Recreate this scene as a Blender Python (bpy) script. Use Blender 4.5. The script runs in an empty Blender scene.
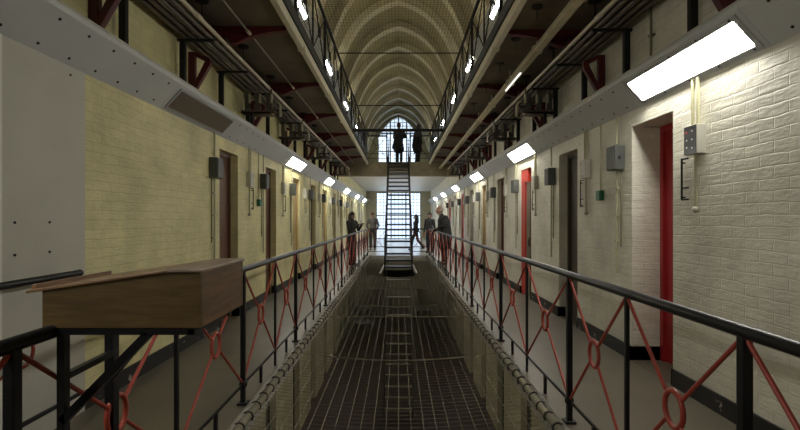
import bpy, math, random
from mathutils import Vector, Matrix
random.seed(7)
S = bpy.context.scene
COL = S.collection
ORD = ['nearest the camera','second from the camera','third from the camera','fourth from the camera','fifth from the camera',
 'sixth from the camera','seventh from the camera','eighth from the camera','ninth from the camera','tenth from the camera',
 'eleventh from the camera','twelfth from the camera','thirteenth from the camera','fourteenth from the camera','fifteenth from the camera',
 'sixteenth from the camera','seventeenth from the camera','eighteenth from the camera']
SIDE = {-1: 'left', 1: 'right'}
H = 3.88          # storey height
WX = 2.5          # wall face
RX = 1.27         # railing line
END = 36.0
BACK = -3.0

# ------------------------------------------------------------------ materials
def mat(name, col, rough=.6, metal=0, spec=.5, noise=0, nscale=8, bump=0, bscale=40, emit=None, estr=0, stretch=None):
    m = bpy.data.materials.new(name); m.use_nodes = True
    nt = m.node_tree; b = nt.nodes['Principled BSDF']
    b.inputs['Base Color'].default_value = (*col, 1)
    b.inputs['Roughness'].default_value = rough
    b.inputs['Metallic'].default_value = metal
    b.inputs['Specular IOR Level'].default_value = spec
    tc = nt.nodes.new('ShaderNodeTexCoord')
    src = tc.outputs['Object']
    if stretch:
        mp = nt.nodes.new('ShaderNodeMapping'); mp.inputs['Scale'].default_value = stretch
        nt.links.new(src, mp.inputs['Vector']); src = mp.outputs['Vector']
    if noise:
        n = nt.nodes.new('ShaderNodeTexNoise'); n.inputs['Scale'].default_value = nscale; n.inputs['Detail'].default_value = 6
        nt.links.new(src, n.inputs['Vector'])
        r = nt.nodes.new('ShaderNodeMapRange'); r.inputs['From Min'].default_value = .25; r.inputs['From Max'].default_value = .75
        r.inputs['To Min'].default_value = 1-noise; r.inputs['To Max'].default_value = 1+noise
        nt.links.new(n.outputs['Fac'], r.inputs['Value'])
        mx = nt.nodes.new('ShaderNodeVectorMath'); mx.operation = 'SCALE'; mx.inputs[0].default_value = col
        nt.links.new(r.outputs['Result'], mx.inputs['Scale']); nt.links.new(mx.outputs['Vector'], b.inputs['Base Color'])
    if bump:
        n = nt.nodes.new('ShaderNodeTexNoise'); n.inputs['Scale'].default_value = bscale; n.inputs['Detail'].default_value = 5
        nt.links.new(src, n.inputs['Vector'])
        bp = nt.nodes.new('ShaderNodeBump'); bp.inputs['Strength'].default_value = bump; bp.inputs['Distance'].default_value = .01
        nt.links.new(n.outputs['Fac'], bp.inputs['Height']); nt.links.new(bp.outputs['Normal'], b.inputs['Normal'])
    if emit:
        b.inputs['Emission Color'].default_value = (*emit, 1); b.inputs['Emission Strength'].default_value = estr
    return m

def brick_mat(name, c1, c2, mortar, rough=.5, row=.1, bw=.27, bump=.8):
    m = bpy.data.materials.new(name); m.use_nodes = True
    nt = m.node_tree; N = nt.nodes; L = nt.links; b = N['Principled BSDF']
    b.inputs['Roughness'].default_value = rough
    tc = N.new('ShaderNodeTexCoord'); sp = N.new('ShaderNodeSeparateXYZ'); L.new(tc.outputs['Object'], sp.inputs[0])
    ad = N.new('ShaderNodeMath'); ad.operation = 'ADD'; L.new(sp.outputs['X'], ad.inputs[0]); L.new(sp.outputs['Y'], ad.inputs[1])
    cb = N.new('ShaderNodeCombineXYZ'); L.new(ad.outputs[0], cb.inputs[0]); L.new(sp.outputs['Z'], cb.inputs[1])
    # wobble the courses so the paint looks thick
    wn = N.new('ShaderNodeTexNoise'); wn.inputs['Scale'].default_value = 5; wn.inputs['Detail'].default_value = 3
    L.new(tc.outputs['Object'], wn.inputs['Vector'])
    wm = N.new('ShaderNodeVectorMath'); wm.operation = 'MULTIPLY_ADD'; wm.inputs[1].default_value = (.05,.035,.035)
    L.new(wn.outputs['Color'], wm.inputs[0]); L.new(cb.outputs[0], wm.inputs[2])
    br = N.new('ShaderNodeTexBrick'); br.inputs['Scale'].default_value = 1
    br.inputs['Brick Width'].default_value = bw; br.inputs['Row Height'].default_value = row
    br.inputs['Mortar Size'].default_value = .007; br.inputs['Mortar Smooth'].default_value = 1.0
    br.inputs['Color1'].default_value = (*c1,1); br.inputs['Color2'].default_value = (*c2,1); br.inputs['Mortar'].default_value = (*mortar,1)
    L.new(wm.outputs[0], br.inputs['Vector'])
    n1 = N.new('ShaderNodeTexNoise'); n1.inputs['Scale'].default_value = 1.7; n1.inputs['Detail'].default_value = 8; n1.inputs['Roughness'].default_value = .65
    L.new(tc.outputs['Object'], n1.inputs['Vector'])
    mr = N.new('ShaderNodeMapRange'); mr.inputs['From Min'].default_value=.3; mr.inputs['From Max'].default_value=.7
    mr.inputs['To Min'].default_value=.74; mr.inputs['To Max'].default_value=1.12
    L.new(n1.outputs['Fac'], mr.inputs['Value'])
    sc = N.new('ShaderNodeVectorMath'); sc.operation='SCALE'; L.new(br.outputs['Color'], sc.inputs[0]); L.new(mr.outputs[0], sc.inputs['Scale'])
    L.new(sc.outputs[0], b.inputs['Base Color'])
    n2 = N.new('ShaderNodeTexNoise'); n2.inputs['Scale'].default_value = 9; n2.inputs['Detail'].default_value = 7; n2.inputs['Roughness'].default_value=.62
    mp2 = N.new('ShaderNodeMapping'); mp2.inputs['Scale'].default_value = (.8,.8,2.6); L.new(tc.outputs['Object'], mp2.inputs['Vector'])
    L.new(mp2.outputs['Vector'], n2.inputs['Vector'])
    sb = N.new('ShaderNodeMath'); sb.operation='MULTIPLY_ADD'; sb.inputs[1].default_value = -.4
    L.new(br.outputs['Fac'], sb.inputs[0])
    h2 = N.new('ShaderNodeMath'); h2.operation='MULTIPLY'; h2.inputs[1].default_value = 1.7; L.new(n2.outputs['Fac'], h2.inputs[0])
    L.new(h2.outputs[0], sb.inputs[2])
    bp = N.new('ShaderNodeBump'); bp.inputs['Strength'].default_value = bump; bp.inputs['Distance'].default_value = .012
    L.new(sb.outputs[0], bp.inputs['Height']); L.new(bp.outputs['Normal'], b.inputs['Normal'])
    return m

M = {}
M['brick_left'] = brick_mat('painted_brick_yellow', (.74,.68,.36), (.69,.635,.335), (.66,.60,.31), row=.08, bw=.24, bump=.7)
M['brick_right'] = brick_mat('painted_brick_cream', (.79,.765,.65), (.75,.725,.61), (.71,.685,.56), row=.082, bw=.25, bump=.6)
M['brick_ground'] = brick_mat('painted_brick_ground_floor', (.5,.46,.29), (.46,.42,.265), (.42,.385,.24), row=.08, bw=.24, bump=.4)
M['brick_end'] = brick_mat('painted_brick_end', (.5,.46,.33), (.45,.42,.3), (.35,.32,.22))
M['plaster'] = mat('grey_plaster', (.50,.49,.42), .6, noise=.06, nscale=3, bump=.1)
M['vault'] = mat('vault_paint', (.36,.315,.18), .65, noise=.14, nscale=2.5)
M['rib'] = mat('vault_rib_paint', (.68,.63,.47), .5, noise=.08, nscale=3)
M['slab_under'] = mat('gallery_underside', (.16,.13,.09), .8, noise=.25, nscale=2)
M['walk'] = mat('walkway_floor', (.125,.108,.078), .42, noise=.12, nscale=3, bump=.05)
M['walk_far'] = mat('polished_landing_floor', (.42,.42,.42), .22, noise=.05, nscale=3)
M['nosing'] = mat('painted_floor_edge', (.38,.37,.33), .5, noise=.25, nscale=14, bump=.3)
M['ground'] = None
M['skirt'] = None
M['black'] = mat('black_gloss_paint', (.007,.0075,.009), .36, spec=.32, noise=.2, nscale=12)
M['blackmatt'] = mat('black_matt_iron', (.012,.012,.011), .6, spec=.3)
M['red'] = mat('red_oxide_paint', (.34,.05,.03), .42, noise=.22, nscale=18)
M['maroon'] = mat('dark_red_ironwork', (.09,.008,.010), .5, noise=.2, nscale=8)
M['doorred'] = mat('bright_red_door_paint', (.50,.03,.012), .45)
M['doordarkred'] = mat('deep_red_door_paint', (.36,.02,.025), .4)
M['doorbrown'] = mat('brown_door_paint', (.13,.06,.035), .5)
M['doordark'] = mat('dark_olive_door_paint', (.07,.06,.04), .5)
M['doortan'] = mat('tan_door_paint', (.42,.29,.12), .5)
M['doorgrey'] = mat('grey_green_door_paint', (.18,.17,.12), .5)
M['duct'] = mat('grey_sheet_casing', (.56,.57,.57), .42, noise=.05, nscale=2, spec=.4)
M['ductlip'] = mat('pale_casing_edge', (.55,.54,.48), .4)
M['lamp'] = mat('lamp_diffuser', (.9,.9,.88), .4, emit=(1,.965,.88), estr=35)
M['lamp_low'] = mat('dim_lamp_diffuser', (.9,.9,.88), .4, emit=(1,.95,.8), estr=3.5)
M['vault_fill'] = mat('vault_fill_tube', (.9,.9,.88), .4, emit=(1,.93,.78), estr=34)  # glow of the added, unseen vault fill lights
M['lampframe'] = mat('lamp_frame_grey', (.45,.46,.47), .35)
M['vent'] = mat('brown_slatted_vent', (.2,.16,.115), .5)
M['cream_iron'] = mat('cream_gallery_beam', (.64,.58,.41), .45, noise=.12, nscale=6)
M['pipe_light'] = mat('pale_copper_pipe', (.68,.6,.47), .32, metal=.2)
M['pipe_dark'] = mat('dull_brown_pipe', (.14,.115,.09), .45, metal=.2, noise=.2, nscale=10)
M['valve'] = mat('valve_body_dark', (.11,.105,.085), .5)
M['valve_pale'] = mat('valve_sleeve_pale', (.45,.42,.33), .4, metal=.3)
M['conduit'] = mat('painted_conduit', (.46,.44,.28), .45)
M['conduit_dark'] = mat('olive_conduit', (.2,.2,.12), .5)
M['boxgrey'] = mat('grey_switch_box', (.08,.084,.075), .5)
M['boxpale'] = mat('pale_switch_box', (.5,.49,.42), .45)
M['screen'] = mat('dark_control_face', (.05,.052,.055), .3)
M['led'] = mat('red_indicator', (.6,.05,.04), .3)
M['whiteplastic'] = mat('white_plastic', (.75,.74,.68), .4)
M['green'] = mat('green_release_box', (.01,.14,.06), .45)
M['net'] = mat('net_cord_tan', (.21,.19,.13), .7)
M['netseam'] = mat('net_seam_cord', (.26,.24,.16), .8)
M['netdark'] = mat('net_wire_dark', (.02,.02,.018), .6)
M['lash'] = mat('dark_lashing', (.05,.048,.04), .7)
M['frame_white'] = mat('white_window_bars', (.32,.35,.38), .5)
M['steel'] = mat('worn_stair_steel', (.05,.05,.05), .35, metal=.4)
M['treadedge'] = mat('worn_rung_edge', (.3,.27,.2), .35, metal=.6)
M['handwhite'] = mat('pale_stair_rail', (.6,.6,.55), .35)
M['table'] = mat('pale_table_top', (.4,.42,.45), .4)

def wood(name, col, rough=.45):
    m = bpy.data.materials.new(name); m.use_nodes=True; nt=m.node_tree; N=nt.nodes; L=nt.links; b=N['Principled BSDF']
    tc=N.new('ShaderNodeTexCoord'); mp=N.new('ShaderNodeMapping'); mp.inputs['Scale'].default_value=(2.5,2.5,22)
    L.new(tc.outputs['Object'],mp.inputs['Vector'])
    n=N.new('ShaderNodeTexNoise'); n.inputs['Scale'].default_value=2.2; n.inputs['Detail'].default_value=7; n.inputs['Distortion'].default_value=.6
    L.new(mp.outputs[0],n.inputs['Vector'])
    cr=N.new('ShaderNodeValToRGB'); cr.color_ramp.elements[0].position=.3; cr.color_ramp.elements[1].position=.72
    cr.color_ramp.elements[0].color=(col[0]*.6,col[1]*.58,col[2]*.55,1); cr.color_ramp.elements[1].color=(col[0]*1.25,col[1]*1.22,col[2]*1.15,1)
    L.new(n.outputs['Fac'],cr.inputs[0]); L.new(cr.outputs[0],b.inputs['Base Color']); b.inputs['Roughness'].default_value=rough
    return m
M['wood'] = wood('oak_desk_wood', (.105,.068,.024))
M['woodlid'] = wood('worn_desk_lid', (.22,.13,.07), .35)
M['woodtop'] = wood('worn_desk_ledge', (.26,.2,.16), .35)

def ground_mat():
    m = bpy.data.materials.new('dark_red_tiled_floor'); m.use_nodes=True; nt=m.node_tree; N=nt.nodes; L=nt.links; b=N['Principled BSDF']
    tc=N.new('ShaderNodeTexCoord'); br=N.new('ShaderNodeTexBrick'); br.offset=0
    br.inputs['Scale'].default_value=1; br.inputs['Brick Width'].default_value=.3; br.inputs['Row Height'].default_value=.3
    br.inputs['Mortar Size'].default_value=.006
    br.inputs['Color1'].default_value=(.05,.028,.024,1); br.inputs['Color2'].default_value=(.035,.02,.018,1); br.inputs['Mortar'].default_value=(.02,.015,.013,1)
    L.new(tc.outputs['Object'],br.inputs['Vector']); L.new(br.outputs['Color'],b.inputs['Base Color'])
    b.inputs['Roughness'].default_value=.45
    return m
M['ground'] = ground_mat()
def skirt_mat():
    m = bpy.data.materials.new('black_skirting_chipped'); m.use_nodes=True; nt=m.node_tree; N=nt.nodes; L=nt.links; b=N['Principled BSDF']
    tc=N.new('ShaderNodeTexCoord'); n=N.new('ShaderNodeTexNoise'); n.inputs['Scale'].default_value=9; n.inputs['Detail'].default_value=5
    L.new(tc.outputs['Object'],n.inputs['Vector'])
    cr=N.new('ShaderNodeValToRGB'); cr.color_ramp.elements[0].position=.66; cr.color_ramp.elements[1].position=.68
    cr.color_ramp.elements[0].color=(.012,.011,.01,1); cr.color_ramp.elements[1].color=(.4,.37,.3,1)
    L.new(n.outputs['Fac'],cr.inputs[0]); L.new(cr.outputs[0],b.inputs['Base Color']); b.inputs['Roughness'].default_value=.5
    return m
M['skirt'] = skirt_mat()
def glass_mat():
    m = bpy.data.materials.new('window_glass'); m.use_nodes=True; nt=m.node_tree; N=nt.nodes; L=nt.links
    out=N['Material Output']; t=N.new('ShaderNodeBsdfTransparent'); t.inputs[0].default_value=(.93,.96,1,1)
    g=N.new('ShaderNodeBsdfGlossy'); g.inputs['Roughness'].default_value=.1
    mx=N.new('ShaderNodeMixShader'); mx.inputs[0].default_value=.06
    L.new(t.outputs[0],mx.inputs[1]); L.new(g.outputs[0],mx.inputs[2]); L.new(mx.outputs[0],out.inputs['Surface'])
    return m
M['glass'] = glass_mat()

# ------------------------------------------------------------------ mesh builder
class MB:
    def __init__(s): s.v=[]; s.f=[]; s.sm=[]
    def add(s, vs, fs, smooth=False):
        o=len(s.v); s.v += [tuple(v) for v in vs]; s.f += [tuple(i+o for i in f) for f in fs]; s.sm += [smooth]*len(fs)
    def box(s, a, b):
        x0,x1=sorted((a[0],b[0])); y0,y1=sorted((a[1],b[1])); z0,z1=sorted((a[2],b[2]))
        s.add([(x0,y0,z0),(x1,y0,z0),(x1,y1,z0),(x0,y1,z0),(x0,y0,z1),(x1,y0,z1),(x1,y1,z1),(x0,y1,z1)],
              [(0,3,2,1),(4,5,6,7),(0,1,5,4),(1,2,6,5),(2,3,7,6),(3,0,4,7)])
        return s
    def bar(s, p, q, w, h=None, up=(0,0,1)):
        """rectangular bar from p to q"""
        h = h or w; p=Vector(p); q=Vector(q); d=(q-p).normalized(); u=Vector(up)
        if abs(d.dot(u))>.98: u=Vector((0,1,0))
        a=d.cross(u).normalized()*w/2; b=a.cross(d).normalized()*h/2
        vs=[]
        for c in (p,q):
            for i,j in ((-1,-1),(1,-1),(1,1),(-1,1)): vs.append(c+a*i+b*j)
        s.add(vs, [(0,3,2,1),(4,5,6,7),(0,1,5,4),(1,2,6,5),(2,3,7,6),(3,0,4,7)])
        return s
    def tube(s, pts, r, n=8, cap=True, closed=False, rz=None):
        pts=[Vector(p) for p in pts]; k=len(pts); rings=[]; prev=None
        for i,p in enumerate(pts):
            if closed: d=(pts[(i+1)%k]-pts[i-1])
            else: d=(pts[min(i+1,k-1)]-pts[max(i-1,0)])
            d.normalize()
            u=prev if prev else (Vector((0,0,1)) if abs(d.z)<.9 else Vector((0,1,0)))
            a=d.cross(u).normalized(); b=a.cross(d).normalized(); prev=b
            rr = r[i] if isinstance(r,(list,tuple)) else r
            rings.append([p+a*rr*math.cos(2*math.pi*j/n)+b*(rz or rr)*math.sin(2*math.pi*j/n) for j in range(n)])
        vs=[v for R in rings for v in R]; fs=[]
        for i in range(k if closed else k-1):
            i2=(i+1)%k
            for j in range(n): fs.append((i*n+j, i*n+(j+1)%n, i2*n+(j+1)%n, i2*n+j))
        s.add(vs, fs, n>4)
        if cap and not closed: s.add(rings[0],[tuple(range(n))[::-1]]); s.add(rings[-1],[tuple(range(n))])
        return s
    def prism(s, poly, y0, y1, axis='y'):
        """closed polygon in (x,z) extruded along y"""
        n=len(poly)
        vs=[(p[0],y0,p[1]) for p in poly]+[(p[0],y1,p[1]) for p in poly]
        fs=[tuple(range(n)), tuple(range(2*n-1,n-1,-1))]+[(i,n+i,n+(i+1)%n,(i+1)%n) for i in range(n)]
        s.add(vs,fs); return s
    def ball(s, c, r, nu=12, nv=8, sc=(1,1,1)):
        vs=[]; fs=[]
        for i in range(nv+1):
            t=math.pi*i/nv
            for j in range(nu):
                p=2*math.pi*j/nu
                vs.append((c[0]+r*sc[0]*math.sin(t)*math.cos(p), c[1]+r*sc[1]*math.sin(t)*math.sin(p), c[2]+r*sc[2]*math.cos(t)))
        for i in range(nv):
            for j in range(nu): fs.append((i*nu+j,(i+1)*nu+j,(i+1)*nu+(j+1)%nu,i*nu+(j+1)%nu))
        s.add(vs,fs,True); return s
    def build(s, name, m, parent=None, bevel=0, origin=None):
        me=bpy.data.meshes.new(name)
        vs=s.v
        if origin is not None: vs=[(v[0]-origin[0],v[1]-origin[1],v[2]-origin[2]) for v in vs]
        me.from_pydata(vs,[],s.f); me.polygons.foreach_set('use_smooth', s.sm); me.update()
        me.materials.append(m)
        o=bpy.data.objects.new(name, me); COL.objects.link(o)
        if origin is not None: o.location=origin
        if parent: o.parent=parent
        if bevel:
            b=o.modifiers.new('bevel','BEVEL'); b.width=bevel; b.segments=2; b.limit_method='ANGLE'
        return o
def tag(o, label=None, cat=None, group=None, kind=None):
    if label: o['label']=label
    if cat: o['category']=cat
    if group: o['group']=group
    if kind: o['kind']=kind
    return o
def thing(name, loc, label, cat, group=None):
    o=bpy.data.objects.new(name,None); COL.objects.link(o); o.location=loc; o.empty_display_size=.1
    return tag(o,label,cat,group)
def local(o, mb):        # meshes given in world coords, made local to the thing's base
    l=o.location; mb.v=[(v[0]-l[0],v[1]-l[1],v[2]-l[2]) for v in mb.v]; return mb
def part(o, name, mb, m, label=None, bevel=0):
    p=local(o,mb).build(name,m,o,bevel)
    if label: p['label']=label
    return p

# ------------------------------------------------------------------ shell
PER=2.26; D0=4.235; DW=.745; DH=2.5
near_edges=[D0+PER*k for k in range(14)]
def wall(side, z0, z1, edges, m, name, dh=DH, depth=.42):
    mb=MB(); x0=side*WX; x1=side*(WX+depth); y=BACK
    for e in edges:
        mb.box((x0,y,z0),(x1,e,z1)); mb.box((x0,e,z0+dh),(x1,e+DW,z1)); y=e+DW
    mb.box((x0,y,z0),(x1,END,z1))
    o=mb.build(name,m); tag(o,kind='structure'); return o
EL=near_edges[1:]; ER=near_edges
wall(-1,0,H,EL,M['brick_left'],'wall_left')
wall(1,0,H,ER,M['brick_right'],'wall_right')
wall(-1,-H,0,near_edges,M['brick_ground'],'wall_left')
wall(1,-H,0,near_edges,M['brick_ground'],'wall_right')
wall(-1,H,7.3,[],M['brick_left'],'wall_left')
wall(1,H,7.3,[],M['brick_left'],'wall_right')
tag(MB().box((-3.4,BACK-.3,-H-.3),(3.4,BACK,10.2)).build('wall_back',M['brick_end']),kind='structure')
tag(MB().box((-3.6,BACK-.3,-H-.3),(3.6,END+.3,-H)).build('floor',M['ground']),kind='structure')
# outer skins closing the cells behind the doors
for s in (-1,1):
    tag(MB().box((s*2.92,BACK,-H),(s*3.1,END,9)).build('wall_outer_'+SIDE[s],M['plaster']),kind='structure')

# gallery floors of the middle level
VOID_END=19.3
for s in (-1,1):
    tag(MB().box((s*1.2,BACK,-.14),(s*WX,VOID_END,0)).build('floor',M['walk']),kind='structure')
    tag(MB().box((s*1.19,BACK,-.17),(s*1.225,VOID_END,.012)).build('trim_1',M['nosing'],bevel=.006),kind='structure')
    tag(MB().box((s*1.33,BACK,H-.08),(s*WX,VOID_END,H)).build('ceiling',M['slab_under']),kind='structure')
tag(MB().box((-WX,VOID_END,-.2),(WX,END,0)).build('floor',M['walk_far']),kind='structure')
tag(MB().box((-1.2,BACK,-.14),(1.2,-.6,0)).build('floor',M['walk']),kind='structure')
ceil_far=MB().box((-WX,VOID_END+.25,H-.22),(WX,END,H)); tag(ceil_far.build('ceiling',mat('far_ceiling_paint',(.75,.76,.76),.5)),kind='structure')
tag(MB().box((-WX,VOID_END,3.29),(WX,VOID_END+.25,H-.001)).build('trim_2',mat('landing_beam_paint',(.36,.31,.2),.6,noise=.2,nscale=4),bevel=.01),kind='structure')

# baseboards between the doorways
for s,ed in ((-1,EL),(1,ER)):
    mb=MB(); y=BACK
    for e in ed:
        mb.box((s*(WX-.018),y,0),(s*(WX+.0),e,.148)); mb.box((s*(WX-.018),e-.018,0),(s*(WX+.13),e,.148)); y=e+DW
        mb.box((s*(WX-.018),y,0),(s*(WX+(.3 if y<5.1 and s>0 else .1)),y+.018,.148))
    mb.box((s*(WX-.018),y,0),(s*(WX+.0),END,.148))
    for e in ed: tag(MB().box((s*WX,e+.001,-.002),(s*(WX+.4),e+DW-.001,.003)).build('trim_4',M['walk']),kind='structure')
    tag(mb.build('baseboard_'+SIDE[s],M['skirt']),kind='structure')

# doors: frame, leaf and handle recessed in the openings
def door(n, s, e, z, rec, mf, ml, fw=.06):
    x=s*(WX+rec); y0=e; y1=e+DW
    f=MB(); fn=min(fw,.05); f.box((x,y0,z),(x+s*.09,y0+fn,z+DH)).box((x,y1-fw,z),(x+s*.09,y1,z+DH)).box((x,y0+fw,z+DH-fw),(x+s*.09,y1-fw,z+DH))
    fr=f.build('door_%d'%n,mf,origin=(x,y0,z)); tag(fr,kind='structure')
    l=MB().box((x+s*.03,y0+fw,z+.01),(x+s*.075,y1-fw,z+DH-fw))
    for zz in (.25,1.35):       # studded panels
        l.box((x+s*.02,y0+fw+.09,z+zz),(x+s*.03,y1-fw-.09,z+zz+.85))
    l.v=[(a-x,b-y0,c-z) for a,b,c in l.v]; l.build('door_leaf',ml,fr)
    h=MB().tube([(x+s*.03-x,.12,1.0),(s*-.02,.12,1.0),(s*-.02,.12,1.15),(s*.03,.12,1.15)],.01,8)
    h.build('door_handle',M['blackmatt'],fr)
RD=[(.3,'doordarkred','doordarkred',.06),(.13,'doordark','doordark',.06),(.012,'doorred','doorgrey',.26),(.1,'doorbrown','doorbrown',.06),
    (.05,'doortan','doortan',.06),(.1,'doorgrey','doorgrey',.06),(.012,'doorred','doorred',.1),(.1,'doorbrown','doorbrown',.06),(.012,'doorred','doorred',.08)]
LD=[None,(.11,'doorbrown','doorbrown',.05),(.11,'doorbrown','doorbrown',.05),(.05,'doortan','doortan',.05),(.1,'doorbrown','doorbrown',.05),(.06,'doortan','doortan',.05)]
n=1
for k,e in enumerate(near_edges):
    r=RD[k] if k<len(RD) else (.1,'doorbrown','doorbrown',.06)
    door(n,1,e,0,r[0],M[r[1]],M[r[2]],r[3]); n+=1
    if k>0:
        r=LD[k] if k<len(LD) else (.1,'doorbrown','doorbrown',.05)
        door(n,-1,e,0,r[0],M[r[1]],M[r[2]],r[3]); n+=1
    for s in (-1,1):
        if k<9: door(n,s,e,-H,.12,M['doordark'],M['doordark']); n+=1
        else:
            door(n,s,e,-H,.12,M['doordark'],M['doordark']); n+=1

# end wall with two windows
mb=MB(); y0,y1=END,END+.35
WL=1.72
# lower window opening z 0..3.6 ; upper pointed window
ub,us,ua=H+.1,7.7,9.42; UW=1.58
mb.box((-3.1,y0,-H),(3.1,y1,0)); mb.box((-3.1,y0,0),(-WL,y1,3.55)); mb.box((WL,y0,0),(3.1,y1,3.55))
mb.box((-3.1,y0,3.55),(3.1,y1,ub)); mb.box((-3.1,y0,ub),(-UW,y1,us)); mb.box((UW,y0,ub),(3.1,y1,us))
def arch_pts(w, zs, za, n=10):
    R=[]
    for i in range(n+1):
        t=i/n; x=-w*(1-t); z=zs+(za-zs)*(math.sin(t*math.pi/2)**.78)*(.86)+ (za-zs)*.14*t
        R.append((x,z))
    return R+[(-x,z) for x,z in R[-2::-1]]
AP=arch_pts(UW,us,ua)
for (xa,za),(xb,zb) in zip(AP,AP[1:]):
    mb.prism([(xa,za),(xb,zb),(xb,10.4),(xa,10.4)],y0,y1)
mb.box((-3.1,y0,us),(-UW,y1,10.4)); mb.box((UW,y0,us),(3.1,y1,10.4))
tag(mb.build('wall_end',M['brick_end']),kind='structure')
def window(n, bars, panes):
    o=bars.build('window_%d'%n,M['frame_white'],origin=(0,END,0)); tag(o,kind='structure')
    g=MB(); g.v=[(a,b-END,c) for a,b,c in panes.v]; g.f=panes.f; g.sm=panes.sm; g.build('window_pane',M['glass'],o)
b=MB(); yy=END+.1
for i in range(13):
    x=-WL+2*WL*i/12; w=.035 if i%4 else .1; b.box((x-w/2,yy,0),(x+w/2,yy+.06,3.55))
for j in range(15):
    z=3.55*j/14; w=.03 if j%7 else .09; b.box((-WL,yy,z-w/2),(WL,yy+.05,z+w/2))
window(1,b,MB().box((-WL,yy+.02,0),(WL,yy+.03,3.55)))
b=MB()
def ztop(x):
    for (xa,za),(xb,zb) in zip(AP,AP[1:]):
        if xa<=x<=xb: return za+(zb-za)*(x-xa)/(xb-xa)
    return us
for i in range(11):
    x=-UW+2*UW*i/10; w=.035 if i%5 and i!=3 and i!=7 else .1; b.box((x-w/2,yy,ub),(x+w/2,yy+.06,ztop(x)))
for j in range(20):
    z=ub+(ua-ub)*j/19.5; w=.03 if j%5 else .09
    hw=UW if z<us else max([abs(x) for x,zz in [(q/100*UW,ztop(q/100*UW)) for q in range(0,101)] if zz>=z] or [0])
    if hw>.05: b.box((-hw,yy,z-w/2),(hw,yy+.05,z+w/2))
pane=MB(); pane.add([(x,yy+.03,z) for x,z in [(-UW,ub)]+AP+[(UW,ub)]],[tuple(range(len(AP)+2))])
window(2,b,pane)

# vault and ribs
PROF=[(0,9.5),(.25,9.43),(.5,9.33),(.75,9.2),(1.0,9.04),(1.25,8.82),(1.5,8.52),(1.75,8.12),(2.0,7.55),(2.15,7.1),(2.22,6.85)]
PF=[(-x,z) for x,z in PROF[::-1]]+PROF[1:]
def offs(pf,dx):
    out=[]
    for i,(x,z) in enumerate(pf):
        a=pf[max(i-1,0)]; c=pf[min(i+1,len(pf)-1)]
        tx,tz=c[0]-a[0],c[1]-a[1]; L=math.hypot(tx,tz); out.append((x-tz/L*dx,z+tx/L*dx))
    return out
O1=offs(PF,.24); O1[0]=(-2.55,6.85); O1[-1]=(2.55,6.85); O2=[(x*1.06,z+.3) for x,z in O1]
mb=MB()
k=len(O1)
for (a,b_,c,d_) in zip(O1,O1[1:],O2,O2[1:]): mb.prism([a,b_,d_,c],BACK,END)
o=mb.build('ceiling',M['vault']); tag(o,kind='structure')
O3=offs(PF,.34)
ribd=[17.2+2.27*i for i in range(-8,9)]
for i,d in enumerate(ribd):
    mb=MB()
    O4=offs(PF,.26)
    for (a,b_,c,d_) in zip(PF,PF[1:],O4,O4[1:]): mb.prism([a,b_,d_,c],d-.21,d+.21)
    tag(mb.build('trim_3',M['rib']),kind='structure')

# ------------------------------------------------------------------ gallery edge beams (upper)
for s in (-1,1):
    t=thing('gallery_edge_beam',(s*1.29,BACK,3.76),'long cream iron beam along the edge of the upper %s gallery'%SIDE[s],'beam')
    part(t,'beam',MB().box((s*1.255,BACK,3.76),(s*1.325,VOID_END,3.875)),M['cream_iron'],bevel=.006)
    mb=MB()
    for q in range(9): 
        y=1.6+2.3*q; mb.box((s*1.24,y-.05,3.755),(s*1.34,y+.05,3.80))
    part(t,'joint_plate',mb,M['cream_iron'])
    part(t,'kerb',MB().box((s*1.235,BACK,3.876),(s*1.3,VOID_END,4.02)),M['blackmatt'],'black kerb above the beam')

# ------------------------------------------------------------------ cast brackets
BL=[3.77,5.55]+[5.55+2.28*i for i in range(1,6)]; BR=[3.46,5.65]+[5.65+2.28*i for i in range(1,6)]
for s,L in ((-1,BL),(1,BR)):
    for i,d in enumerate(L):
        t=thing('gallery_bracket',(s*2.46,d,3.0),'dark red iron bracket holding up the upper %s gallery, %s'%(SIDE[s],ORD[i]),'bracket','%s gallery brackets'%SIDE[s])
        part(t,'wall_plate',MB().box((s*2.5,d-.03,3.05),(s*2.42,d+.03,3.5)),M['maroon'],bevel=.005)
        part(t,'arm',MB().prism([(s*2.42,3.8),(s*2.42,3.70),(s*2.05,3.69),(s*2.0,3.60),(s*1.93,3.60),(s*1.8,3.66),(s*1.65,3.705),(s*1.5,3.735),(s*1.33,3.745),(s*1.33,3.8)],d-.04,d+.04),M['maroon'],bevel=.004)
        part(t,'strut',MB().prism([(s*2.42,3.03),(s*2.24,3.34),(s*2.24,3.42),(s*2.42,3.5),(s*2.42,3.45),(s*2.3,3.39),(s*2.42,3.14)],d-.03,d+.03),M['maroon'],bevel=.004)
        part(t,'scroll',MB().tube([(s*(2.12+.05*math.cos(a)),d,3.64+.045*math.sin(a)) for a in [j*math.pi/6 for j in range(12)]],.014,6,closed=True),M['maroon'])

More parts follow.
